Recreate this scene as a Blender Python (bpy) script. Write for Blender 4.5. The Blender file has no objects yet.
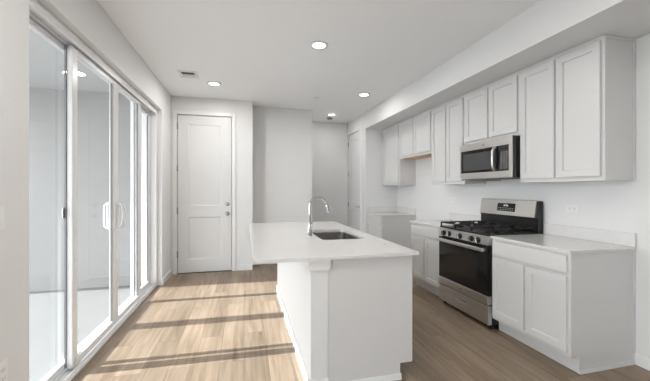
import bpy, bmesh, math, random
from mathutils import Matrix, Vector
S = bpy.context.scene
COL = S.collection
PI = math.pi

# ------------------------------------------------------------------ camera, world, sun, exposure
cam_d = bpy.data.cameras.new('camera'); cam = bpy.data.objects.new('camera', cam_d); COL.objects.link(cam)
cam.location = (0, 0, 1.3); cam.rotation_euler = (PI/2, 0, -0.249)
cam_d.sensor_width = 36; cam_d.lens = 318.5*36/650; cam_d.shift_y = -1.4/650; cam_d.clip_start = .05
S.camera = cam

w = bpy.data.worlds.new('sky'); S.world = w; w.use_nodes = True
bg = w.node_tree.nodes['Background']; bg.inputs['Color'].default_value = (.94, .965, 1, 1); bg.inputs['Strength'].default_value = 4.5

sd = bpy.data.lights.new('sun', 'SUN'); sd.energy = 7.8; sd.angle = math.radians(.5); sd.color = (.95, .98, 1)
so = bpy.data.objects.new('sun', sd); COL.objects.link(so)
so.rotation_euler = Vector((1, -.04, -.64)).to_track_quat('-Z', 'Y').to_euler(); so.location = (-6, 3, 6)


S.view_settings.view_transform = 'Standard'; S.view_settings.look = 'None'
S.view_settings.gamma = 1; S.view_settings.use_curve_mapping = False
S.view_settings.exposure = 0.58

# ------------------------------------------------------------------ materials
def nodes(name):
    m = bpy.data.materials.new(name); m.use_nodes = True
    return m, m.node_tree, m.node_tree.nodes['Principled BSDF']
def mat(name, col, rough=.5, metal=0, bump=0, bscale=200, var=0, coat=0, ior=None):
    m, t, b = nodes(name)
    b.inputs['Base Color'].default_value = (*col, 1); b.inputs['Roughness'].default_value = rough
    b.inputs['Metallic'].default_value = metal; b.inputs['Coat Weight'].default_value = coat
    if ior: b.inputs['IOR'].default_value = ior
    tc = t.nodes.new('ShaderNodeTexCoord')
    n = t.nodes.new('ShaderNodeTexNoise'); n.inputs['Scale'].default_value = bscale; n.inputs['Detail'].default_value = 3
    t.links.new(tc.outputs['Object'], n.inputs['Vector'])
    if bump:
        bp = t.nodes.new('ShaderNodeBump'); bp.inputs['Strength'].default_value = bump; bp.inputs['Distance'].default_value = .002
        t.links.new(n.outputs['Fac'], bp.inputs['Height']); t.links.new(bp.outputs['Normal'], b.inputs['Normal'])
    if var:
        r = t.nodes.new('ShaderNodeMix'); r.data_type = 'RGBA'
        r.inputs[6].default_value = (*[c*(1-var) for c in col], 1); r.inputs[7].default_value = (*[min(1, c*(1+var)) for c in col], 1)
        t.links.new(n.outputs['Fac'], r.inputs[0]); t.links.new(r.outputs[2], b.inputs['Base Color'])
    return m
M_wall = mat('wall_paint', (.75, .75, .75), .6, bump=.6, bscale=130)
M_ceil = mat('ceiling_paint', (.94, .95, .96), .7, bump=.2, bscale=130)
M_trim = mat('trim_paint', (.78, .78, .78), .35)
M_door = mat('door_paint', (.71, .71, .71), .35)
M_cab = mat('cabinet_paint', (.665, .66, .655), .32, bump=.02, bscale=60)
M_vinyl = mat('white_vinyl', (.76, .76, .77), .3)
M_gasket = mat('grey_gasket', (.22, .22, .23), .5)
M_quartz = mat('quartz', (.73, .72, .71), .12, var=.04, bscale=14)
M_black = mat('black_enamel', (.01, .01, .011), .3)
M_blackglass = mat('black_glass', (.008, .008, .009), .05)
M_iron = mat('cast_iron', (.012, .012, .013), .7, bump=.3, bscale=300)
M_chrome = mat('chrome', (.56, .56, .58), .1, 1)
M_nickel = mat('satin_nickel', (.42, .41, .40), .3, 1)
M_plastic = mat('white_plastic', (.80, .80, .79), .35)
M_dark = mat('dark_slot', (.03, .03, .03), .6)
M_grey = mat('vent_grey', (.25, .25, .25), .6)
M_wood = mat('unfinished_plywood', (.62, .42, .25), .6, var=.15, bscale=9)
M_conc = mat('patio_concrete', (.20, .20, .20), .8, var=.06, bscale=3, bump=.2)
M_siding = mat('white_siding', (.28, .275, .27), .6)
M_ext = mat('exterior_stucco', (.5, .5, .5), .8, bump=.4, bscale=80)
M_mark = mat('pale_print', (.6, .6, .6), .5)
M_winmesh = mat('oven_window', (.022, .018, .015), .1)

def steel():
    m, t, b = nodes('brushed_stainless')
    b.inputs['Metallic'].default_value = 1; b.inputs['Roughness'].default_value = .3
    tc = t.nodes.new('ShaderNodeTexCoord'); mp = t.nodes.new('ShaderNodeMapping'); mp.inputs['Scale'].default_value = (60, 2, 300)
    n = t.nodes.new('ShaderNodeTexNoise'); n.inputs['Scale'].default_value = 3
    t.links.new(tc.outputs['Object'], mp.inputs['Vector']); t.links.new(mp.outputs['Vector'], n.inputs['Vector'])
    r = t.nodes.new('ShaderNodeMix'); r.data_type = 'RGBA'; r.inputs[6].default_value = (.56, .545, .525, 1); r.inputs[7].default_value = (.72, .70, .68, 1)
    t.links.new(n.outputs['Fac'], r.inputs[0]); t.links.new(r.outputs[2], b.inputs['Base Color'])
    return m
M_steel = steel()

def glass():
    m = bpy.data.materials.new('window_glass'); m.use_nodes = True; t = m.node_tree; t.nodes.clear()
    out = t.nodes.new('ShaderNodeOutputMaterial'); mx = t.nodes.new('ShaderNodeMixShader')
    tr = t.nodes.new('ShaderNodeBsdfTransparent'); tr.inputs[0].default_value = (.97, .98, .975, 1)
    gl = t.nodes.new('ShaderNodeBsdfGlossy'); gl.inputs['Roughness'].default_value = 0.0
    fr = t.nodes.new('ShaderNodeFresnel'); fr.inputs['IOR'].default_value = 1.3
    ge = t.nodes.new('ShaderNodeNewGeometry'); iv = t.nodes.new('ShaderNodeMath'); iv.operation = 'SUBTRACT'; iv.inputs[0].default_value = 1
    ml = t.nodes.new('ShaderNodeMath'); ml.operation = 'MULTIPLY'      # reflect only at the entering surface
    t.links.new(ge.outputs['Backfacing'], iv.inputs[1]); t.links.new(iv.outputs[0], ml.inputs[0]); t.links.new(fr.outputs[0], ml.inputs[1])
    t.links.new(ml.outputs[0], mx.inputs[0]); t.links.new(tr.outputs[0], mx.inputs[1]); t.links.new(gl.outputs[0], mx.inputs[2])
    t.links.new(mx.outputs[0], out.inputs[0])
    return m
M_glass = glass()

def floor_mat():
    m, t, b = nodes('oak_plank_floor'); L = t.links.new
    tc = t.nodes.new('ShaderNodeTexCoord')
    mp = t.nodes.new('ShaderNodeMapping'); mp.inputs['Rotation'].default_value = (0, 0, PI/2); L(tc.outputs['Object'], mp.inputs['Vector'])
    br = t.nodes.new('ShaderNodeTexBrick'); br.offset = .37; br.inputs['Scale'].default_value = 1
    br.inputs['Color1'].default_value = (0, 0, 0, 1); br.inputs['Color2'].default_value = (1, 1, 1, 1); br.inputs['Mortar'].default_value = (.5, .5, .5, 1)
    br.inputs['Mortar Size'].default_value = .0014; br.inputs['Mortar Smooth'].default_value = .1
    br.inputs['Brick Width'].default_value = 1.25; br.inputs['Row Height'].default_value = .178
    L(mp.outputs['Vector'], br.inputs['Vector'])
    ma = t.nodes.new('ShaderNodeMapping'); ma.inputs['Scale'].default_value = (26, 1.6, 1)
    # shift the grain from plank to plank
    ad = t.nodes.new('ShaderNodeVectorMath'); ad.operation = 'MULTIPLY_ADD'; ad.inputs[1].default_value = (7, 13, 0)
    L(br.outputs['Color'], ad.inputs[0]); L(tc.outputs['Object'], ad.inputs[2]); L(ad.outputs[0], ma.inputs['Vector'])
    n = t.nodes.new('ShaderNodeTexNoise'); n.inputs['Scale'].default_value = 1; n.inputs['Detail'].default_value = 6; n.inputs['Roughness'].default_value = .6; n.inputs['Distortion'].default_value = .6
    L(ma.outputs['Vector'], n.inputs['Vector'])
    mb = t.nodes.new('ShaderNodeMapping'); mb.inputs['Scale'].default_value = (5, .8, 1); L(ad.outputs[0], mb.inputs['Vector'])
    n2 = t.nodes.new('ShaderNodeTexNoise'); n2.inputs['Scale'].default_value = 1; n2.inputs['Detail'].default_value = 3; L(mb.outputs['Vector'], n2.inputs['Vector'])
    cr = t.nodes.new('ShaderNodeValToRGB'); cr.color_ramp.elements[0].position = .33; cr.color_ramp.elements[1].position = .68
    cr.color_ramp.elements[0].color = (.145, .100, .065, 1); cr.color_ramp.elements[1].color = (.365, .283, .207, 1)
    av = t.nodes.new('ShaderNodeMath'); av.operation = 'MULTIPLY_ADD'; av.inputs[1].default_value = .55
    hf = t.nodes.new('ShaderNodeMath'); hf.operation = 'MULTIPLY'; hf.inputs[1].default_value = .45; L(n2.outputs['Fac'], hf.inputs[0])
    L(n.outputs['Fac'], av.inputs[0]); L(hf.outputs[0], av.inputs[2]); L(av.outputs[0], cr.inputs[0])
    hv = t.nodes.new('ShaderNodeHueSaturation')
    mr = t.nodes.new('ShaderNodeMapRange'); mr.inputs['To Min'].default_value = .86; mr.inputs['To Max'].default_value = 1.12
    L(br.outputs['Color'], mr.inputs['Value']); L(mr.outputs[0], hv.inputs['Value']); L(cr.outputs[0], hv.inputs['Color'])
    mx = t.nodes.new('ShaderNodeMix'); mx.data_type = 'RGBA'; mx.inputs[7].default_value = (.13, .09, .065, 1)
    L(br.outputs['Fac'], mx.inputs[0]); L(hv.outputs[0], mx.inputs[6]); L(mx.outputs[2], b.inputs['Base Color'])
    b.inputs['Roughness'].default_value = .42
    bp = t.nodes.new('ShaderNodeBump'); bp.inputs['Strength'].default_value = .15; bp.inputs['Distance'].default_value = .001
    L(n.outputs['Fac'], bp.inputs['Height']); L(bp.outputs['Normal'], b.inputs['Normal'])
    return m
M_floor = floor_mat()
def emit(name, col, s):
    m, t, b = nodes(name); b.inputs['Emission Color'].default_value = (*col, 1); b.inputs['Emission Strength'].default_value = s
    b.inputs['Base Color'].default_value = (.8, .8, .8, 1); return m
M_lamp = emit('lamp_lens', (1, .97, .92), 6)
M_disp = emit('display_digits', (.8, .95, 1), .8)

# ------------------------------------------------------------------ mesh helpers
def B(): return bmesh.new()
def box(bm, x0, x1, y0, y1, z0, z1, bev=0, seg=2):
    r = bmesh.ops.create_cube(bm, size=1)
    for v in r['verts']:
        v.co = Vector(((x0+x1)/2+v.co.x*(x1-x0), (y0+y1)/2+v.co.y*(y1-y0), (z0+z1)/2+v.co.z*(z1-z0)))
    if bev:
        es = list({e for v in r['verts'] for e in v.link_edges})
        bmesh.ops.bevel(bm, geom=es, offset=bev, segments=seg, affect='EDGES', profile=.5)
    return bm
def prism(bm, pts, axis, a0, a1):
    """pts = 2D outline; axis 0: (y,z) along x; axis 1: (x,z) along y; axis 2: (x,y) along z"""
    def P(p, a): return {0: (a, p[0], p[1]), 1: (p[0], a, p[1]), 2: (p[0], p[1], a)}[axis]
    A = [bm.verts.new(P(p, a0)) for p in pts]; Bv = [bm.verts.new(P(p, a1)) for p in pts]
    n = len(pts); f = [bm.faces.new(A), bm.faces.new(Bv[::-1])]
    for i in range(n): f.append(bm.faces.new((A[i], Bv[i], Bv[(i+1) % n], A[(i+1) % n])))
    bmesh.ops.recalc_face_normals(bm, faces=f)
    return bm
def lathe(bm, prof, M=None, n=32):
    """prof = (r, z) list around local z"""
    M = M or Matrix(); rings = []
    for r, z in prof:
        if r < 1e-6: rings.append([bm.verts.new(M @ Vector((0, 0, z)))])
        else: rings.append([bm.verts.new(M @ Vector((r*math.cos(2*PI*i/n), r*math.sin(2*PI*i/n), z))) for i in range(n)])
    fs = []
    for a, b in zip(rings, rings[1:]):
        for i in range(n):
            j = (i+1) % n
            if len(a) == 1 and len(b) == 1: continue
            if len(a) == 1: fs.append(bm.faces.new((a[0], b[i], b[j])))
            elif len(b) == 1: fs.append(bm.faces.new((a[i], b[0], a[j])))
            else: fs.append(bm.faces.new((a[i], b[i], b[j], a[j])))
    for rg, flip in ((rings[0], 1), (rings[-1], 0)):
        if len(rg) > 1: fs.append(bm.faces.new(rg[::-1] if flip else rg))
    bmesh.ops.recalc_face_normals(bm, faces=fs)
    for f in fs: f.smooth = True
    return bm
def tube(bm, path, r, n=16):
    path = [Vector(p) for p in path]; rings = []
    rs = r if isinstance(r, (list, tuple)) else [r]*len(path)
    up = None
    for i, p in enumerate(path):
        t = (path[min(i+1, len(path)-1)]-path[max(i-1, 0)]).normalized()
        if up is None:
            up = Vector((0, 0, 1)) if abs(t.z) < .9 else Vector((0, 1, 0))
        s = t.cross(up).normalized(); up = s.cross(t).normalized()
        rings.append([bm.verts.new(p+(s*math.cos(2*PI*k/n)+up*math.sin(2*PI*k/n))*rs[i]) for k in range(n)])
    fs = []
    for a, b in zip(rings, rings[1:]):
        for i in range(n): fs.append(bm.faces.new((a[i], a[(i+1) % n], b[(i+1) % n], b[i])))
    fs.append(bm.faces.new(rings[0][::-1])); fs.append(bm.faces.new(rings[-1]))
    bmesh.ops.recalc_face_normals(bm, faces=fs)
    for f in fs: f.smooth = len(f.verts) == 4
    return bm
def world_loc(o):
    v = Vector((0, 0, 0))
    while o: v += o.location; o = o.parent
    return v
def obj(name, bm, m, parent=None, M=None, at=None):
    """link a bmesh written in world coordinates; origin moved to its parent's (or to `at`)"""
    if M is not None: bm.transform(M)
    base = world_loc(parent) if parent else Vector(at or (0, 0, 0))
    bm.transform(Matrix.Translation(-base))
    me = bpy.data.meshes.new(name); bm.to_mesh(me); bm.free(); me.materials.append(m)
    o = bpy.data.objects.new(name, me); COL.objects.link(o)
    if parent: o.parent = parent
    else: o.location = base
    return o
def tag(o, label, cat, group=None, kind=None):
    o['label'] = label; o['category'] = cat
    if group: o['group'] = group
    if kind: o['kind'] = kind
    return o
def thing(name, loc, label, cat, group=None):
    o = bpy.data.objects.new(name, None); COL.objects.link(o); o.location = loc; o.empty_display_size = .1
    return tag(o, label, cat, group)
def struct(name, bm, m, label, cat='wall', at=None):
    return tag(obj(name, bm, m, at=at), label, cat, kind='structure')
def structE(name, loc, label, cat):
    o = thing(name, loc, label, cat); o['kind'] = 'structure'; return o
def copy_tree(o, parent=None):
    c = o.copy(); COL.objects.link(c)
    if parent: c.parent = parent
    for ch in o.children: copy_tree(ch, c)
    return c
def paneled(w, h, t, panels, bw=.012, dep=.008):
    """slab with recessed panels: x 0..w, z 0..h, front at y=0 facing -y"""
    bm = B(); us = sorted({0, w, *[p[0] for p in panels], *[p[1] for p in panels]}); vs = sorted({0, h, *[p[2] for p in panels], *[p[3] for p in panels]})
    G = [[bm.verts.new((u, 0, v)) for v in vs] for u in us]; H = [[bm.verts.new((u, t, v)) for v in vs] for u in us]
    pf = []
    for i in range(len(us)-1):
        for j in range(len(vs)-1):
            f = bm.faces.new((G[i][j], G[i+1][j], G[i+1][j+1], G[i][j+1])); bm.faces.new((H[i][j], H[i][j+1], H[i+1][j+1], H[i+1][j]))
            cu, cv = (us[i]+us[i+1])/2, (vs[j]+vs[j+1])/2
            if any(p[0] < cu < p[1] and p[2] < cv < p[3] for p in panels): pf.append(f)
    def rim(a, b):
        for k in range(len(a)-1): bm.faces.new((a[k], a[k+1], b[k+1], b[k]))
    rim([g[0] for g in G], [g[0] for g in H]); rim([g[-1] for g in G], [g[-1] for g in H]); rim(G[0], H[0]); rim(G[-1], H[-1])
    bmesh.ops.recalc_face_normals(bm, faces=bm.faces[:])
    bmesh.ops.inset_individual(bm, faces=pf, thickness=bw, depth=-dep)
    be = [e for e in bm.edges if len(e.link_faces) == 2 and e.calc_face_angle(0) > 1.2 and any(abs(v.co.y) < 1e-5 for v in e.verts) and all(abs(v.co.y) < 1e-5 for v in e.verts)
          and (all(abs(v.co.x) < 1e-5 for v in e.verts) or all(abs(v.co.x-w) < 1e-5 for v in e.verts) or all(abs(v.co.z) < 1e-5 for v in e.verts) or all(abs(v.co.z-h) < 1e-5 for v in e.verts))]
    bmesh.ops.bevel(bm, geom=be, offset=.0018, segments=2, affect='EDGES', profile=.5)
    return bm
def face_mx(x, y, z): return Matrix.Translation((x, y, z)) @ Matrix.Rotation(-PI/2, 4, 'Z')   # faces -X, local x runs to -Y
def face_px(x, y, z): return Matrix.Translation((x, y, z)) @ Matrix.Rotation(PI/2, 4, 'Z')    # faces +X, local x runs to +Y
def face_my(x, y, z): return Matrix.Translation((x, y, z))

# ------------------------------------------------------------------ key dimensions
XL, C, YB, XB, YC, XH, YH = -1.077, 2.7216, 5.277, .133, 5.608, 1.186, 6.56
XW, YE, XP, ZS = 2.825, 5.5186, 2.176, 2.417
XU, ZU, XC, ZC = 2.528, 1.362, 2.19, .8705
Y0, Y1, Y2, Y3, Y4 = 1.732, 2.460, 3.232, 3.917, 4.859
YR = -3.5; OY0, OY1, OZ = 1.975, 4.72, 2.372

# ------------------------------------------------------------------ shell
struct('floor', box(B(), XL-.2, XW+.12, YR-.2, YH+.12, -.1, 0), M_floor, 'oak plank floor running towards the entry door', 'floor')
struct('ceiling', box(B(), XL-.2, XW+.12, YR-.2, YH+.12, C, C+.12), M_ceil, 'white ceiling over the whole room', 'ceiling')
WY0, WY1 = -1.6, 1.2
bm = B(); box(bm, XL-.2, XL, YR-.2, WY0, 0, C); box(bm, XL-.2, XL, WY1, OY0, 0, C); box(bm, XL-.2, XL, WY0, WY1, OZ, C); box(bm, XL-.2, XL, OY0, OY1, OZ, C); box(bm, XL-.2, XL, OY1, YB+.2, 0, C)
struct('wall_left', bm, M_wall, 'left wall around the sliding glass door')
DX0, DX1, DZ = -.989, -.193, 2.4418
bm = B(); box(bm, XL, DX0-.02, YB, YB+.14, 0, C); box(bm, DX1+.02, XB, YB, YB+.14, 0, C); box(bm, DX0-.02, DX1+.02, YB, YB+.14, DZ+.02, C); box(bm, DX0-.02, DX1+.02, YB+.125, YB+.14, 0, DZ+.02); box(bm, XB-.12, XB, YB+.14, YC+.14, 0, C)  # panel filling the doorway behind the slab is added to stop light leaks
struct('wall_back', bm, M_wall, 'back wall with the tall entry door')
bm = B(); box(bm, XB, XH, YC, YC+.14, 0, C); box(bm, XH-.12, XH, YC+.14, YH+.12, 0, C)
struct('wall_center', bm, M_wall, 'blank wall between entry door and hallway')
struct('wall_hall', box(B(), XH, XP+.12, YH, YH+.12, 0, C), M_wall, 'end wall of the short hallway')
PY0, PY1, PZ = 5.80, 6.50, 2.4418
bm = B(); box(bm, XP, XP+.12, YE+.12, PY0-.02, 0, C); box(bm, XP, XP+.12, PY1+.02, YH, 0, C); box(bm, XP, XP+.12, PY0-.02, PY1+.02, PZ+.02, C); box(bm, XP+.121, XP+.135, PY0-.02, PY1+.02, 0, PZ+.02)  # thin box behind the pantry door, added unseen to block stray daylight
struct('wall_hall_right', bm, M_wall, 'hallway side wall holding the pantry door')
struct('wall_kitchen_end', box(B(), XP, XW+.12, YE, YE+.12, 0, C), M_wall, 'kitchen end wall behind the far base cabinet')
struct('wall_right', box(B(), XW, XW+.12, YR-.2, YE, 0, C), M_wall, 'kitchen wall behind range and cabinets')
struct('wall_soffit', box(B(), XP, XW, YR, YE, ZS, C), M_wall, 'dropped soffit above the upper cabinets')
struct('wall_front', box(B(), XL, XW, YR-.12, YR, 0, C), M_wall, 'wall behind the camera')

def baseboard(name, x0, x1, y0, y1, side, label):
    """side: direction the board faces"""
    bm = B(); h = .083
    if side == '-y': prism(bm, [(y1, 0), (y0, 0), (y0, h-.012), (y0+.007, h), (y1, h)], 0, x0, x1)
    if side == '+x': prism(bm, [(x0, 0), (x1, 0), (x1, h-.012), (x1-.007, h), (x0, h)], 1, y0, y1)
    if side == '-x': prism(bm, [(x1, 0), (x0, 0), (x0, h-.012), (x0+.007, h), (x1, h)], 1, y0, y1)
    return struct(name, bm, M_trim, label, 'baseboard')
baseboard('baseboard_left', XL, XL+.014, OY1+.0, YB-.001, '+x', 'white baseboard left of the entry door')
baseboard('baseboard_left_near', XL, XL+.014, WY1, OY0, '+x', 'white baseboard before the sliding door')
baseboard('baseboard_back', DX1+.067, XB, YB-.014, YB, '-y', 'white baseboard right of the entry door')
baseboard('baseboard_center', XB, XH, YC-.014, YC, '-y', 'white baseboard of the blank centre wall')
baseboard('baseboard_hall', XH, XP, YH-.014, YH, '-y', 'white baseboard of the hallway end wall')
baseboard('baseboard_right', XW-.014, XW, YR, Y0-.006, '-x', 'white baseboard beside the near base cabinet')
baseboard('baseboard_kitchen', XW-.014, XW, Y3+.006, Y4-.006, '-x', 'white baseboard inside the fridge gap')

# door casings
def casing(name, M, w, h, label):
    bm = B(); cw = .058
    for (a, b, c, d) in ((-cw-.008, -.008, 0, h+.008+cw), (w+.008, w+.008+cw, 0, h+.008+cw), (-.008, w+.008, h+.008, h+.008+cw)):
        box(bm, a, b, -.016, 0, c, d, .003, 1)
    for (a, b, c, d) in ((-.0199, -.004, 0, h+.0199), (w+.004, w+.0199, 0, h+.0199), (-.004, w+.004, h+.004, h+.0199)):
        box(bm, a, b, 0, .12, c, d)      # jamb lining
    for (a, b, c, d) in ((-.004, .010, 0, h+.004), (w-.010, w+.004, 0, h+.004), (.010, w-.010, h-.014, h+.004)): box(bm, a, b, .050, .062, c, d)
    bm.transform(M); return struct(name, bm, M_trim, label, 'door trim')
casing('trim_1', face_my(DX0, YB, 0), DX1-DX0, DZ, 'white casing around the entry door')
casing('trim_2', face_mx(XP, PY1, 0), PY1-PY0, PZ, 'white casing around the pantry door')

def knob_prof(): return [(0, .058), (.017, .058), (.026, .050), (.027, .042), (.020, .034), (.010, .028), (.010, .010), (.031, .008), (.033, .002), (.033, 0), (0, 0)]
def hinge(M, parent):
    bm = B(); box(bm, -.012, .012, -.004, .0, -.05, .05, .001, 1); tube(bm, [(0, -.007, -.052), (0, -.007, .052)], .006, 10)
    bm.transform(M); return obj('hinge', bm, M_nickel, parent)

# entry door
d1 = structE('door_1', (DX0+.4, YB+.012, 0), 'tall white two-panel entry door with knob and deadbolt', 'door')
wd = DX1-DX0-.006
bm = paneled(wd, DZ-.016, .04, [(.155, wd-.155, .20, .855), (.155, wd-.155, 1.03, 2.29)], .022, .010)
obj('door_slab', bm, M_door, d1, face_my(DX0+.003, YB+.004, .012))
Rk = Matrix.Rotation(PI/2, 4, 'X')       # local z -> -y
for nm, z, pr in (('deadbolt', 1.063, [(0, .022), (.022, .022), (.026, .016), (.031, .006), (.031, 0), (0, 0)]), ('door_knob', .915, knob_prof())):
    obj(nm, lathe(B(), pr, Matrix.Translation((DX1-.062, YB+.003, z)) @ Rk), M_nickel, d1)
for z in (2.27, 1.62, .97, .30): hinge(face_my(DX0+.001, YB-.0005, z), d1)
obj('threshold', box(B(), DX0+.002, DX1-.002, YB+.002, YB+.1, .0005, .010, .002, 1), M_dark, d1)

# pantry door
d2 = structE('door_2', (XP+.01, (PY0+PY1)/2, 0), 'white pantry door at the end of the hallway', 'door')
wd = PY1-PY0-.006
obj('door_slab', paneled(wd, PZ-.016, .04, [(.12, wd-.12, .20, .855), (.12, wd-.12, 1.03, 2.29)], .022, .010), M_door, d2, face_mx(XP+.004, PY1-.003, .012))
bm = lathe(B(), [(0, .012), (.026, .010), (.03, 0), (0, 0)]); tube(bm, [(0, 0, .01), (0, 0, .05)], .009, 12); tube(bm, [(0, 0, .048), (.03, 0, .052), (.105, 0, .050)], [.010, .010, .007], 12)
obj('lever_handle', bm, M_nickel, d2, face_mx(XP+.003, PY0+.065, .955) @ Matrix.Rotation(PI, 4, 'Z') @ Matrix.Rotation(-PI/2, 4, 'X') )
for z in (2.25, 1.62, .97, .30): hinge(face_mx(XP-.0005, PY1-.001, z), d2)

# ------------------------------------------------------------------ sliding glass door (four panels)
sg = structE('door_3', (XL-.1, (OY0+OY1)/2, 0), 'white four-panel sliding glass door to the patio', 'sliding door')
fx0, fx1 = XL-.185, XL-.055
bm = B()
box(bm, fx0, fx1, OY0+.001, OY1-.001, .0005, .028, .003, 1)                       # sill
for x in (fx0+.012, fx0+.062, fx1-.012): box(bm, x-.004, x+.004, OY0+.045, OY1-.045, .028, .046)
box(bm, fx0, fx1, OY0+.001, OY1-.001, OZ-.045, OZ-.001, .003, 1)                  # head
for x in (fx0+.012, fx0+.062, fx1-.006): box(bm, x-.005, x+.005, OY0+.045, OY1-.045, OZ-.068, OZ-.045)
for y0, y1 in ((OY0+.001, OY0+.045), (OY1-.045, OY1-.001)): box(bm, fx0, fx1, y0, y1, .028, OZ-.045, .003, 1)
obj('door_frame', bm, M_vinyl, sg)
def panel(name, y0, y1, xo, sl, sr, handle=None, lock=False):
    """one glazed sash: outer face plane xo, thickness .034"""
    z0, z1 = .047, OZ-.069; t = .034; rl, rt = .045, .04
    bm = B(); box(bm, xo, xo+t, y0, y0+sl, z0, z1, .003, 1); box(bm, xo, xo+t, y1-sr, y1, z0, z1, .003, 1)
    box(bm, xo, xo+t, y0+sl, y1-sr, z0, z0+rl, .002, 1); box(bm, xo, xo+t, y0+sl, y1-sr, z1-rt, z1, .002, 1)
    for a, b in ((y0+sl, y0+sl+.008), (y1-sr-.008, y1-sr)): box(bm, xo+.006, xo+t-.004, a, b, z0+rl, z1-rt)
    p = obj(name, bm, M_vinyl, sg)
    obj('glass_pane', box(B(), xo+t/2-.003, xo+t/2+.003, y0+sl+.001, y1-sr-.001, z0+rl+.001, z1-rt-.001), M_glass, p)
    bm = B()
    for a, b in ((y0+sl+.008, y0+sl+.012), (y1-sr-.012, y1-sr-.008)): box(bm, xo+.012, xo+t-.006, a, b, z0+rl, z1-rt)
    obj('gasket', bm, M_gasket, p)
    if handle:
        for s in (1, -1):
            bm = B(); x = xo+t if s > 0 else xo; yy = handle
            pts = [(x, yy, 1.17), (x+s*.03, yy+.002, 1.172), (x+s*.055, yy+.012, 1.15), (x+s*.06, yy+.02, 1.09), (x+s*.06, yy+.02, 1.02), (x+s*.055, yy+.012, .96), (x+s*.03, yy+.002, .938), (x, yy, .94)]
            tube(bm, pts, .0065, 12); box(bm, min(x, x+s*.006), max(x, x+s*.006), yy-.016, yy+.016, .92, 1.19, .002, 1)
            obj('pull_handle', bm, M_vinyl, p)
    return p
xo, xi = XL-.168, XL-.116
panel('fixed_panel', OY0+.046, 2.745, xo, .06, .040)
p2 = panel('sliding_panel', 2.585, 3.365, xi, .070, .058, handle=3.33)
p3 = panel('sliding_panel', 3.367, 4.10, xi, .058, .07, handle=3.40)
panel('fixed_panel', 4.03, OY1-.046, xo, .06, .055)
obj('weather_seal', box(B(), xi-.011, xi-.0005, 2.577, 2.588, .06, OZ-.075), M_gasket, p2)
for p, y in ((p2, 2.63),):
    bm = B(); box(bm, xi+.034, xi+.048, y-.015, y+.02, .05, .12, .003, 1); box(bm, xi+.034, xi+.052, y-.006, y+.006, .07, .10, .002, 1)
    obj('corner_latch', bm, M_vinyl, p)
bm = B(); box(bm, xo+.034, xo+.043, 2.560, 2.5765, 1.10, 1.17, .002, 1); obj('night_lock', bm, M_nickel, sg)

# unseen patio window added beside the camera to let in more daylight
bm = B(); box(bm, fx0, fx1, WY0+.001, WY1-.001, .0005, .03); box(bm, fx0, fx1, WY0+.001, WY1-.001, OZ-.045, OZ-.001)
for y in (WY0+.001, (WY0+WY1)/2-.03, WY1-.061): box(bm, fx0, fx1, y, y+.06, .03, OZ-.045)
wn = structE('added_window', (XL-.1, (WY0+WY1)/2, 0), 'added unseen patio window beside the camera, letting in fill daylight', 'window')
obj('window_frame', bm, M_vinyl, wn)
for a, b in ((WY0+.062, (WY0+WY1)/2-.031), ((WY0+WY1)/2+.031, WY1-.062)): obj('glass_pane', box(B(), xo+.014, xo+.020, a, b, .031, OZ-.046), M_glass, wn)

# ------------------------------------------------------------------ patio outside
struct('ground', box(B(), -14, XL-.2, -8, 12, -.25, -.05), M_conc, 'pale concrete patio outside the sliding door', 'patio floor')
PW = 5.02
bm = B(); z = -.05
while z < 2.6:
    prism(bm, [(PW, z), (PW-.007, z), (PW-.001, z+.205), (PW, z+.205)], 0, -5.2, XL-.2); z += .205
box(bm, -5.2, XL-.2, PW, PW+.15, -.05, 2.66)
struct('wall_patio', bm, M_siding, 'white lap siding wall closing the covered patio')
struct('ceiling_patio', box(B(), -3.62, XL-.2, YR-.2, PW, 2.64, 2.86), M_ext, 'flat white roof over the patio', 'patio ceiling')
bm = B(); box(bm, XL-.24, XL-.2, YR-.2, WY0, -.05, 2.64); box(bm, XL-.24, XL-.2, WY0, WY1, OZ, 2.64); box(bm, XL-.24, XL-.2, WY1, OY0-.04, -.05, 2.64); box(bm, XL-.24, XL-.2, OY1+.04, PW, -.05, 2.64); box(bm, XL-.24, XL-.2, OY0-.04, OY1+.04, OZ+.04, 2.64)
struct('wall_exterior', bm, M_ext, 'stucco outside face of the left wall')
bm = B()
for a, b, c, d in ((OY0-.04, OY0, -.05, OZ+.04), (OY1, OY1+.04, -.05, OZ+.04), (OY0, OY1, OZ, OZ+.04)): box(bm, XL-.25, XL-.201, a, b, c, d)
box(bm, XL-.26, XL-.201, OY0, OY1, -.05, 0)
struct('trim_3', bm, M_vinyl, 'outside trim round the sliding door', 'door trim')

# ------------------------------------------------------------------ cabinets
def shaker(w, h, t=.02): return paneled(w, h, t, [(.052, w-.052, .052, h-.052)], .005, .012)
def upper(y0, y1, z0, n, label, tint=None, under=None, scribe=True):
    t = thing('wall_cabinet', (XW, (y0+y1)/2, z0), label, 'kitchen cabinet', 'white shaker wall cabinets')
    y0 += .0008; y1 -= .0008; zt = ZS-.001
    bm = B(); box(bm, XU+.0005, XW-.0005, y0, y1, z0+.004, zt, .0015, 1); obj('carcass', bm, M_cab, t)
    bm = B()
    box(bm, XU-.002, XU+.0005, y0, y1, z0, zt); obj('face_frame', bm, M_cab, t)
    obj('bottom_panel', box(B(), XU+.001, XW-.001, y0+.001, y1-.001, z0, z0+.004), under or M_cab, t)
    obj('top_trim', box(B(), XU-.010, XU-.002, y0, y1, zt-.018, zt, .002, 1), M_cab, t)
    a, b, g = y0+.02, y1-.02, .024; w = (b-a-g*(n-1))/n; h = zt-.036-(z0+.034)
    for i in range(n):
        yy = b-i*(w+g)
        d = obj('cabinet_door', shaker(w, h), M_cab, t, face_mx(XU-.0225, yy, z0+.034))
    return t
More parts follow.
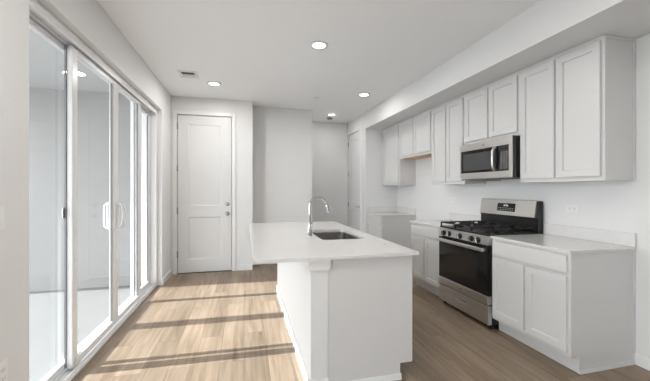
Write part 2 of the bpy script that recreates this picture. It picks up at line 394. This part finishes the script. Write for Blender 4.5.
U1 = upper(Y0, Y1, ZU, 2, 'tall white two-door wall cabinet right of the microwave, nearest the camera')
U2 = upper(Y1, Y2, 1.812, 2, 'short white two-door wall cabinet right above the microwave')
U3 = upper(Y2, Y3, ZU, 2, 'tall white two-door wall cabinet left of the microwave')
U4 = upper(Y3, Y4, 1.800, 2, 'short white two-door wall cabinet with bare wood underside over the fridge gap', under=M_wood)
U5 = upper(Y4, YE-.001, ZU, 1, 'single-door white wall cabinet in the far corner, furthest from the camera')
# end trims on the near upper cabinet
bm = B(); box(bm, XU, XW-.001, Y0-.008, Y0+.0006, ZS-.022, ZS-.001, .002, 1); box(bm, XW-.020, XW-.001, Y0-.008, Y0+.0006, ZU, ZS-.022, .002, 1); box(bm, XU-.0015, XU+.018, Y0-.003, Y0+.0006, ZU, ZS-.022)
obj('end_moulding', bm, M_cab, U1)

FX, TZ, BZ = 2.215, .115, ZC-.0205
def base(y0, y1, n, label, end=False):
    t = thing('base_cabinet', (XW, (y0+y1)/2, 0), label, 'kitchen cabinet', 'white shaker base cabinets')
    y0 += .0008; y1 -= .0008
    obj('carcass', prism(B(), [(FX+.001, TZ), (FX+.001, BZ), (XW-.0005, BZ), (XW-.0005, .0005), (FX+.078, .0005), (FX+.078, TZ)], 1, y0, y1), M_cab, t)
    obj('toe_kick', box(B(), FX+.068, FX+.0778, y0, y1, .0005, TZ-.002, .002, 1), M_cab, t)
    obj('face_frame', box(B(), FX-.001, FX+.001, y0, y1, TZ, BZ), M_cab, t)
    a, b, g = y0+.02, y1-.02, .024; w = (b-a-g*(n-1))/n
    obj('drawer_front', box(B(), FX-.0215, FX-.0015, a, b, .706, .830, .003, 2), M_cab, t)
    for i in range(n):
        obj('cabinet_door', shaker(w, .682-.150), M_cab, t, face_mx(FX-.0215, b-i*(w+g), .150))
    return t
B1 = base(Y0, Y1, 2, 'white base cabinet right of the range with one wide drawer over two doors')
B2 = base(Y2, Y3, 2, 'white base cabinet left of the range with a wide drawer over two doors')
B3 = base(Y4, YE-.001, 1, 'white base cabinet in the far corner beyond the fridge gap')
bm = B(); box(bm, XW-.022, XW-.001, Y0-.006, Y0+.0006, .03, BZ, .002, 1); prism(bm, [(Y0-.012, .0005), (Y0+.0006, .0005), (Y0+.0006, .03), (Y0-.006, .03)], 0, FX+.068, XW-.001)
obj('end_moulding', bm, M_cab, B1)

def counter(y0, y1, label, endsplash=False):
    o = tag(obj('countertop', box(B(), XC, XW-.0005, y0, y1, ZC-.0195, ZC, .002, 2), M_quartz, at=(XC, (y0+y1)/2, ZC-.02)), label, 'countertop')
    bm = B(); box(bm, XW-.021, XW-.0005, y0, y1, ZC+.0002, ZC+.100, .0015, 1)
    if endsplash: box(bm, XC+.03, XW-.022, y1-.021, y1-.0005, ZC+.0002, ZC+.100, .0015, 1)
    obj('backsplash', bm, M_quartz, o)
    return o
counter(Y0-.012, Y1+.001, 'grey quartz countertop right of the range, on the near base cabinet')
counter(Y2-.001, Y3+.012, 'grey quartz countertop left of the range with a short backsplash')
counter(Y4-.012, YE-.001, 'grey quartz countertop in the far corner with backsplash on two walls', True)

# ------------------------------------------------------------------ emblem used on both appliances
def emblem(M, parent, r=.013):
    bm = lathe(B(), [(0, .0008), (r*.98, .0008), (r, .0), (0, 0)], n=24); bm.transform(M); e = obj('round_emblem', bm, M_grey, parent)
    bm = B(); tube(bm, [(r*.86*math.cos(a), r*.86*math.sin(a), .0012) for a in [i*PI/12 for i in range(25)]], r*.07, 6)
    def curl(cx, cy, rr, a0, a1): tube(bm, [(cx+rr*math.cos(a0+(a1-a0)*i/12), cy+rr*math.sin(a0+(a1-a0)*i/12), .0012) for i in range(13)], r*.07, 6)
    curl(-r*.26, 0, r*.36, .6, 5.6); curl(-r*.2, -r*.1, r*.16, 1.5, -2.5); curl(r*.34, r*.2, r*.22, .3, 4.6); curl(r*.34, -r*.22, r*.24, 1.6, 6.0)
    bm.transform(M); obj('emblem_lettering', bm, M_chrome, parent)
    return e
def onx(x, y, z): return Matrix.Translation((x, y, z)) @ Matrix.Rotation(-PI/2, 4, 'Z') @ Matrix.Rotation(PI/2, 4, 'X')   # local z -> -X, local x -> -Y, local y -> up

# ------------------------------------------------------------------ microwave
my0, my1, mz0, mz1, mx = Y1+.004, Y2-.030, 1.412, 1.806, 2.434
mw = thing('microwave', (XW, (my0+my1)/2, mz0), 'stainless over-the-range microwave with black door glass', 'microwave')
obj('housing', box(B(), mx+.045, XW-.001, my0, my1, mz0, mz1, .003, 1), M_black, mw)
bm = B(); box(bm, mx+.012, mx+.0445, my0, my1, mz0, mz1, .003, 1); obj('door_backing', bm, M_black, mw)
bm = B()
dy = my0+.187          # split between door and control panel
box(bm, mx, mx+.0118, my0, my1, 1.726, mz1, .003, 2); box(bm, mx, mx+.0118, my0, my1, mz0, 1.478, .003, 2)
box(bm, mx, mx+.0118, my0, my0+.035, 1.478, 1.726); box(bm, mx, mx+.0118, my1-.018, my1, 1.478, 1.726)
obj('stainless_surround', bm, M_steel, mw)
dw = obj('door_window', box(B(), mx+.003, mx+.0118, dy+.006, my1-.018, 1.478, 1.726), M_blackglass, mw)
obj('window_screen', box(B(), mx+.0022, mx+.003, dy+.055, my1-.055, 1.503, 1.690), mat('microwave_screen', (.055, .058, .06), .25), dw)
cp = obj('control_panel', box(B(), mx+.003, mx+.0118, my0+.035, dy-.004, 1.478, 1.726), M_blackglass, mw)
bm = B()
for r_ in range(8):
    for c_ in range(3):
        y = my0+.055+c_*.032; z = 1.502+r_*.022
        box(bm, mx+.0024, mx+.003, y, y+.016, z, z+.006)
obj('button_marks', bm, M_mark, cp)
obj('display', box(B(), mx+.002, mx+.003, my0+.05, dy-.02, 1.685, 1.712), M_black, cp)
bm = B(); yh = dy+.014
tube(bm, [(mx, yh, 1.715), (mx-.022, yh, 1.708), (mx-.034, yh, 1.67), (mx-.037, yh, 1.60), (mx-.034, yh, 1.535), (mx-.022, yh, 1.497), (mx, yh, 1.49)], .0135, 14)
obj('door_handle', bm, M_steel, mw)
bm = B(); box(bm, mx+.02, mx+.30, my0+.02, my1-.02, mz0-.006, mz0-.0003, .002, 1); box(bm, mx+.08, mx+.28, my0+.42, my1-.06, mz0-.020, mz0-.006, .003, 1); box(bm, mx+.06, mx+.24, my0+.08, my0+.34, mz0-.011, mz0-.006, .002, 1)
obj('underside_vent', bm, M_grey, mw)
emblem(onx(mx, (my0+my1)/2+.0, 1.766), mw, .012)

# ------------------------------------------------------------------ gas range
ry0, ry1 = Y1+.0055, Y2-.0055; rc = (ry0+ry1)/2; rx = 2.17
rg = thing('gas_range', (XW, rc, 0), 'stainless gas range with black cooktop and oven door', 'stove')
bm = B(); box(bm, rx+.045, XW-.03, ry0, ry1, .022, .845, .003, 1); obj('body', bm, M_black, rg)
for x in (rx+.07, XW-.08):
    for y in (ry0+.03, ry1-.03): obj('levelling_foot', lathe(B(), [(0, 0.0005), (.02, .0005), (.02, .012), (.012, .018), (.012, .0215), (0, .0215)], Matrix.Translation((x, y, 0)), 16), M_black, rg)
# drawer
bm = B(); z0, z1 = .045, .218; ys0, ys1 = rc-.092, rc+.092; sz0, sz1 = .138, .172
box(bm, rx+.004, rx+.0445, ry0, ry1, z0, sz0, .003, 1); box(bm, rx+.004, rx+.0445, ry0, ry1, sz1, z1, .003, 1); box(bm, rx+.004, rx+.0445, ry0, ys0, sz0, sz1); box(bm, rx+.004, rx+.0445, ys1, ry1, sz0, sz1)
box(bm, rx+.034, rx+.044, ys0, ys1, sz0, sz1)
dr = obj('storage_drawer', bm, M_steel, rg)
bm = B(); box(bm, rx-.001, rx+.006, ys0-.003, ys1+.003, sz1-.012, sz1+.004, .002, 1); obj('drawer_pull', bm, M_chrome, dr)
# oven door
od = obj('oven_door', box(B(), rx+.002, rx+.0445, ry0, ry1, .309, .762, .004, 2), M_blackglass, rg)
obj('door_window', box(B(), rx+.0008, rx+.002, rc-.235, rc+.235, .40, .66, 0), M_winmesh, od)
obj('door_strip', box(B(), rx, rx+.0445, ry0, ry1, .230, .308, .003, 1), M_steel, od)
bm = B(); hz = .735
box(bm, rx-.052, rx-.030, ry0+.012, ry1-.012, hz-.016, hz+.020, .008, 3)
for y in (ry0+.05, ry1-.05): box(bm, rx-.034, rx+.003, y-.016, y+.016, hz-.012, hz+.012, .004, 2)
obj('oven_handle', bm, M_steel, od)
emblem(onx(rx, rc, .269), od, .012)
# control panel, sloping slightly back
bm = prism(B(), [(rx-.008, .782), (rx+.0445, .782), (rx+.0445, .862), (rx+.012, .862), (rx-.002, .852)], 1, ry0, ry1)
cpn = obj('control_panel', bm, M_steel, rg)
Mk = Matrix.Translation((rx-.006, 0, .815)) @ Matrix.Rotation(-PI/2-.08, 4, 'Y') 
for off in (.265, .175, 0, -.175, -.265):
    T = Matrix.Translation((0, rc+off*1.0, 0)) @ Mk
    obj('burner_knob', lathe(B(), [(0, .020), (.020, .020), (.026, .016), (.0285, .004), (.0285, -.002), (0, -.002)], T, 28), M_black, cpn)
    bm = B(); box(bm, -.022, .022, -.0065, .0065, .0202, .043, .003, 2); bm.transform(T); obj('knob_grip', bm, M_chrome, cpn)
# cooktop
bm = B(); box(bm, rx+.012, XW-.105, ry0-.0035, ry1+.0035, .8632, .882, .006, 2); box(bm, rx+.046, XW-.105, ry0, ry1, .8455, .8632); obj('cooktop', bm, M_black, rg)
bx = [rx+.165, rx+.415]
bpos = [(bx[0], rc-.255, .045), (bx[1], rc-.255, .035), (bx[0], rc+.255, .045), (bx[1], rc+.255, .038), ((bx[0]+bx[1])/2, rc, .05)]
for x, y, r in bpos:
    b_ = obj('burner', lathe(B(), [(0, .0), (r*1.35, 0), (r*1.3, .005), (r, .008), (r, .014), (0, .014)], Matrix.Translation((x, y, .8823)), 28), M_iron, rg)
    obj('burner_cap', lathe(B(), [(0, .0), (r*.95, 0), (r*.97, .005), (r*.8, .009), (0, .010)], Matrix.Translation((x, y, .8966)), 28), M_iron, b_)
for sgn in (-1, 0, 1):
    gy0, gy1 = rc+sgn*.252-.122, rc+sgn*.252+.122; gx0, gx1 = rx+.03, XW-.125; zt = .928
    bm = B(); t_ = .0075
    for y in (gy0, gy1): box(bm, gx0, gx1, y-t_, y+t_, zt-.014, zt, .003, 1)
    for x in (gx0, (gx0+gx1)/2, gx1): box(bm, x-t_, x+t_, gy0, gy1, zt-.014, zt, .003, 1)
    for x in ((gx0*3+gx1)/4, (gx0+gx1*3)/4):
        for a, b in ((gy0, gy0+.085), (gy1-.085, gy1)): box(bm, x-t_, x+t_, a, b, zt-.012, zt+.004, .003, 1)
        for s in (-1, 1):
            box(bm, min(x+s*.035, x+s*.115), max(x+s*.035, x+s*.115), (gy0+gy1)/2-t_, (gy0+gy1)/2+t_, zt-.012, zt+.004, .003, 1)
    for x in (gx0, gx1, (gx0+gx1)/2):
        for y in (gy0, gy1): box(bm, x-.008, x+.008, y-.006, y+.006, .8823, zt-.005, .002, 1)
    obj('burner_grate', bm, M_iron, rg)
# backguard
bgx = XW-.105
bm = prism(B(), [(bgx+.022, .8455), (XW-.022, .8455), (XW-.022, 1.180), (bgx+.050, 1.184), (bgx+.034, 1.176), (bgx+.012, 1.020), (bgx+.022, 1.005)], 1, ry0, ry1)
bk = obj('backguard', bm, M_black, rg)
bm = prism(B(), [(bgx+.003, 1.022), (bgx+.0118, 1.021), (bgx+.0335, 1.175), (bgx+.047, 1.1838), (bgx+.045, 1.189), (bgx+.028, 1.182)], 1, ry0+.022, ry1-.002)
obj('stainless_fascia', bm, M_steel, bk)
def slant(y0, y1, z0, z1, off, th):
    f = lambda z: bgx+.003+(z-1.022)*(.025/.160)
    return prism(B(), [(f(z0)-off-th, z0), (f(z0)-off, z0), (f(z1)-off, z1), (f(z1)-off-th, z1)], 1, y0, y1)
dsp = obj('display', slant(rc-.12, rc+.12, 1.062, 1.148, .0002, .002), M_blackglass, bk)
bm = B()
for k, y in enumerate((.022, .008, -.012, -.026)):
    for part_ in (slant(rc+.0+y, rc+y+.009, 1.118, 1.121, .0024, .0006), slant(rc+y, rc+y+.009, 1.128, 1.131, .0024, .0006), slant(rc+y, rc+y+.002, 1.118, 1.131, .0024, .0006)):
        me = bpy.data.meshes.new('t'); part_.to_mesh(me); part_.free(); bm.from_mesh(me); bpy.data.meshes.remove(me)
obj('clock_digits', bm, M_disp, dsp)
bm = B()
for k in range(9):
    for z in (1.076, 1.094):
        p_ = slant(rc-.10+k*.0235, rc-.10+k*.0235+.012, z, z+.004, .0024, .0005); me = bpy.data.meshes.new('t'); p_.to_mesh(me); p_.free(); bm.from_mesh(me); bpy.data.meshes.remove(me)
obj('key_marks', bm, M_mark, dsp)

# ------------------------------------------------------------------ kitchen island
IX0, IX1, IY0, IY1 = .055, 1.161, 1.952, 4.10
KX, KX1, CX1, KY0, KY1 = .4106, .526, 1.130, 1.986, 4.07
isl = thing('kitchen_island', ((KX+CX1)/2, (KY0+KY1)/2, 0), 'white kitchen island with half wall and plain end panel', 'kitchen island')
IT = ZC-.0205
obj('half_wall', box(B(), KX, KX1, KY0, KY1, .0005, IT, .002, 1), M_wall, isl)
bm = prism(B(), [(KX-.014, .0005), (KX-.0005, .0005), (KX-.0005, .085), (KX-.007, .085), (KX-.014, .074)], 1, KY0-.014, KY1)
prism(bm, [(KY0-.014, .0005), (KY0-.0005, .0005), (KY0-.0005, .085), (KY0-.007, .085), (KY0-.014, .074)], 0, KX-.014, KX1)
obj('baseboard', bm, M_trim, isl)
bm = prism(B(), [(KX+.002-.014, IT), (KX+.002-.014, IT-.052), (KX-.004, IT-.066), (KX1+.004, IT-.066), (KX1+.014, IT-.052), (KX1+.014, IT)], 1, KY0-.014, KY0-.0005)
box(bm, KX-.012, KX-.0005, KY0-.0004, KY0+.115, IT-.052, IT)
obj('column_capital', bm, M_trim, isl)
bm = B()
for a, b, top in ((KY0+.012, 2.55, IT), (3.32, KY1, IT), (2.55, 3.32, .62)):      # lower floor of the sink base leaves room for the basin
    prism(bm, [(KX1+.001, .0005), (CX1-.098, .0005), (CX1-.098, .107), (CX1, .107), (CX1, top), (KX1+.001, top)], 1, a, b)
box(bm, CX1-.018, CX1, 2.55, 3.32, .62, IT)
obj('carcass', bm, M_cab, isl)
bm = prism(B(), [(KX1+.001, .0005), (CX1-.092, .0005), (CX1-.092, .107), (CX1, .107), (CX1, IT), (KX1+.001, IT)], 1, KY0+.004, KY0+.0118)
obj('end_panel', bm, M_cab, isl)
obj('shoe_moulding', prism(B(), [(KY0-.008, .0005), (KY0+.0038, .0005), (KY0+.0038, .040), (KY0-.002, .036)], 0, KX1+.001, CX1-.086), M_trim, isl)
# aisle side: three door pairs around the sink base, a dishwasher-width door
segs = [(KY0+.04, 2.50, 1), (2.52, 3.30, 2), (3.32, KY1-.02, 2)]
for a, b, n in segs:
    w_ = (b-a-.02*(n-1))/n
    obj('drawer_front', box(B(), CX1+.0005, CX1+.0205, a, b, .706, .828, .003, 1), M_cab, isl)
    for i in range(n): obj('cabinet_door', shaker(w_, .532), M_cab, isl, face_px(CX1+.0205, a+i*(w_+.02), .150))

# island worktop with sink cut-out
sx0, sx1, sy0, sy1 = .642, 1.035, 2.60, 3.27
def rrect(x0, x1, y0, y1, r, n=6):
    pts = []
    for cx, cy, a in ((x1-r, y1-r, 0), (x0+r, y1-r, PI/2), (x0+r, y0+r, PI), (x1-r, y0+r, 3*PI/2)):
        for i in range(n+1): pts.append((cx+r*math.cos(a+i*PI/2/n), cy+r*math.sin(a+i*PI/2/n)))
    return pts
def slab_hole(outer, inner, z0, z1):
    """matching point counts: outer rectangle projected from inner points"""
    bm = B(); n = len(inner); V = []
    for z in (z0, z1): V.append(([bm.verts.new((*p, z)) for p in outer], [bm.verts.new((*p, z)) for p in inner]))
    (o0, i0), (o1, i1) = V
    for k in range(n):
        j = (k+1) % n
        bm.faces.new((o1[k], o1[j], i1[j], i1[k])); bm.faces.new((o0[k], i0[k], i0[j], o0[j]))
        bm.faces.new((o0[k], o0[j], o1[j], o1[k])); bm.faces.new((i0[k], i1[k], i1[j], i0[j]))
    bmesh.ops.recalc_face_normals(bm, faces=bm.faces[:])
    return bm
inner = rrect(sx0, sx1, sy0, sy1, .045)
corner_pts = [(IX1, IY1), (IX0, IY1), (IX0, IY0), (IX1, IY0)]
outer = []
m_ = 7
for q in range(4):
    cx, cy = corner_pts[q]
    for i in range(m_):
        # spread points: first half on the incoming edge, corner in the middle
        f = (i-3)/3.0
        px, py = inner[q*m_+i]
        if i == 3: outer.append((cx, cy))
        elif (q in (0, 2)): outer.append((cx, py) if i < 3 else (px, cy))
        else: outer.append((px, cy) if i < 3 else (cx, py))
bm = slab_hole(outer, inner, ZC-.0195, ZC)
it = tag(obj('island_countertop', bm, M_quartz, at=((IX0+IX1)/2, (IY0+IY1)/2, ZC-.0195)), 'polished pale quartz worktop of the island, overhanging to the left', 'countertop')
obj('product_sticker', lathe(B(), [(0, .0006), (.011, .0006), (.012, 0), (0, 0)], Matrix.Translation((1.054, 2.27, ZC+.0002)), 20), M_grey, it)

# sink
sk = thing('kitchen_sink', ((sx0+sx1)/2, (sy0+sy1)/2, ZC-.22), 'undermount stainless steel sink basin in the island worktop', 'sink')
bm = B(); loops = []
zt = ZC-.021
for (g, z) in ((.022, zt), (.0, zt), (.001, zt-.012), (-.006, zt-.10), (-.012, zt-.165), (-.035, zt-.185), (-.10, zt-.190)):
    r = max(.03, .045+g*.6); loops.append([bm.verts.new((*p, z)) for p in rrect(sx0-g, sx1+g, sy0-g, sy1+g, r)])
for a, b in zip(loops, loops[1:]):
    for k in range(len(a)): bm.faces.new((a[k], b[k], b[(k+1) % len(a)], a[(k+1) % len(a)]))
bm.faces.new(loops[-1])
bmesh.ops.recalc_face_normals(bm, faces=bm.faces[:])
for f in bm.faces: f.smooth = True
M_sink = mat('sink_steel', (.38, .37, .36), .28, 1)
so_ = obj('basin', bm, M_sink, sk); md = so_.modifiers.new('thickness', 'SOLIDIFY'); md.thickness = .0015; md.offset = 0
obj('drain', lathe(B(), [(0, .001), (.028, .001), (.034, .004), (.044, .003), (.045, 0), (0, 0)], Matrix.Translation(((sx0+sx1)/2, (sy0+sy1)/2, zt-.1888)), 28), M_chrome, sk)

# faucet
fx, fy = .585, 2.87
fa = thing('faucet', (fx, fy, ZC), 'chrome gooseneck pull-down faucet behind the island sink', 'faucet')
obj('base_body', lathe(B(), [(0, .0004), (.027, .0004), (.028, .006), (.022, .012), (.020, .09), (.0155, .115), (.0125, .125), (0, .125)], Matrix.Translation((fx, fy, ZC)), 28), M_chrome, fa)
pth = [(fx, fy, ZC+.12), (fx, fy, ZC+.20), (fx, fy, ZC+.27)]; R_ = .080
for i in range(1, 15): a = PI-i*(PI*.93)/14; pth.append((fx+R_+R_*math.cos(a), fy, ZC+.27+R_*1.08*math.sin(a)))
sp = obj('spout', tube(B(), pth, .0115, 16), M_chrome, fa)
e = Vector(pth[-1]); dn = (Vector(pth[-1])-Vector(pth[-2])).normalized()
obj('spray_head', tube(B(), [e-dn*.004, e+dn*.02, e+dn*.05, e+dn*.085, e+dn*.092], [.0135, .0165, .0185, .0215, .019], 18), M_chrome, fa)
bm = B(); box(bm, -.004, .004, -.006, .006, -.012, .012, .002, 1)
obj('spray_button', bm, M_dark, fa, Matrix.Translation(e+dn*.055+Vector((-.019, 0, 0))))
obj('lever', tube(B(), [(fx, fy-.018, ZC+.07), (fx, fy-.040, ZC+.072), (fx+.005, fy-.055, ZC+.09), (fx+.012, fy-.062, ZC+.135)], [.010, .009, .006, .005], 12), M_chrome, fa)

# ------------------------------------------------------------------ ceiling fixtures
def can(x, y, label, power=7):
    t = thing('recessed_light', (x, y, C), label, 'ceiling light', 'recessed ceiling lights')
    obj('trim_ring', lathe(B(), [(.062, -.0003), (.092, -.0003), (.092, -.006), (.086, -.012), (.066, -.010), (.062, -.004), (.062, -.0003)], Matrix.Translation((x, y, C)), 40), M_plastic, t)
    obj('lens', lathe(B(), [(0, -.001), (.0615, -.001), (.0615, -.005), (.05, -.008), (0, -.009)], Matrix.Translation((x, y, C)), 32), M_lamp, t)
    d = bpy.data.lights.new('can_lamp', 'AREA'); d.shape = 'DISK'; d.size = .12; d.energy = power; d.color = (1, .97, .93)
    l = bpy.data.objects.new('can_lamp', d); COL.objects.link(l); l.parent = t; l.location = (0, 0, -.012)
    return t
can(.717, 3.06, 'round recessed ceiling light directly above the island sink, the largest in view')
can(-.39, 4.52, 'round recessed ceiling light in front of the entry door')
can(1.748, 4.49, 'round recessed ceiling light near the soffit, above the far kitchen aisle', 2.5)
can(1.62, 5.85, 'round recessed ceiling light in the hallway, the furthest away', 2.6)
can(-.30, 1.15, 'added unseen ceiling light beside the camera, brightening the passage', 8)  # extra lamp out of view, added to brighten floor and left wall
can(1.30, .90, 'added unseen ceiling light beside the camera, filling the living area', 4)  # unseen lamp added as fill for the near cabinets
can(.50, -1.20, 'added unseen fill light in the ceiling behind the camera', 4)  # added behind the view for more fill light
def vent(x, y, w_, l_, label):
    t = thing('ceiling_vent', (x, y, C), label, 'air vent')
    bm = B(); f = .034
    for a, b, c, d in ((x-w_/2, x+w_/2, y-l_/2, y-l_/2+f), (x-w_/2, x+w_/2, y+l_/2-f, y+l_/2), (x-w_/2, x-w_/2+f, y-l_/2+f, y+l_/2-f), (x+w_/2-f, x+w_/2, y-l_/2+f, y+l_/2-f)): box(bm, a, b, c, d, C-.007, C-.0003, .002, 1)
    obj('vent_frame', bm, M_plastic, t)
    obj('vent_backing', box(B(), x-w_/2+f, x+w_/2-f, y-l_/2+f, y+l_/2-f, C-.0015, C-.0003), M_dark, t)
    n = 8; sp_ = (l_-2*f)/n
    for i in range(n):      # two-way register: the halves tilt away from each other
        yy = y-l_/2+f+sp_*(i+.5); bm = B(); q = -1 if i < n/2 else 1
        prism(bm, [(yy-q*.006, C-.0018), (yy-q*.0045, C-.0018), (yy+q*.0065, C-.0075), (yy+q*.005, C-.0078)], 0, x-w_/2+f, x+w_/2-f); obj('louvre', bm, M_plastic, t)
vent(-.665, 4.24, .22, .25, 'white louvred ceiling vent near the sliding door')
tag(obj('sprinkler_cover', lathe(B(), [(0, -.0003), (.042, -.0003), (.042, -.004), (.036, -.007), (0, -.007)], Matrix.Translation((1.09, 4.82, C)), 28), M_plastic, at=(1.09, 4.82, C)), 'small flat round cover on the ceiling before the hallway', 'sprinkler cover')
tag(obj('smoke_detector', lathe(B(), [(0, -.0003), (.055, -.0003), (.058, -.012), (.050, -.026), (.030, -.030), (0, -.030)], Matrix.Translation((1.66, 6.14, C)), 28), M_grey, at=(1.66, 6.14, C)), 'small grey round ceiling fixture behind the hallway light', 'smoke detector')

# ------------------------------------------------------------------ wall plates
def outlet(M, label, horiz=False, switch=False):
    t = thing('light_switch' if switch else 'wall_outlet', M.translation, label, 'light switch' if switch else 'outlet')
    R = Matrix.Rotation(PI/2, 4, 'Y') if horiz else Matrix()
    bm = box(B(), -.036, .036, -.006, -.0004, -.058, .058, .003, 2); bm.transform(M @ R); obj('cover_plate', bm, M_plastic, t)
    if switch:
        bm = box(B(), -.017, .017, -.009, -.0062, -.033, .033, .002, 1); bm.transform(M @ R); obj('rocker', bm, M_plastic, t)
    else:
        for s in (-1, 1):
            bm = box(B(), -.016, .016, -.0085, -.0062, s*.020-.014, s*.020+.014, .003, 2); bm.transform(M @ R); r_ = obj('receptacle', bm, M_plastic, t)
            bm = B()
            for q in (-.006, .006): box(bm, q-.001, q+.001, -.0088, -.0084, s*.020-.002, s*.020+.007)
            lathe(bm, [(0, 0), (.0022, 0), (.0022, .0004), (0, .0004)], Matrix.Translation((0, -.0084, s*.020-.007)) @ Matrix.Rotation(PI/2, 4, 'X'), 10)
            bm.transform(M @ R); obj('slots', bm, M_dark, r_)
    return t
outlet(face_mx(XW, 2.197, 1.125), 'sideways white outlet on the wall above the near countertop', horiz=True)
outlet(face_mx(XW, 3.86, 1.15), 'sideways white outlet on the wall left of the range', horiz=True)
outlet(face_px(XL, 1.755, 1.17), 'white switch plate on the left wall before the sliding door', switch=True)
outlet(face_px(XL, 1.775, .45), 'white outlet low on the left wall before the sliding door')
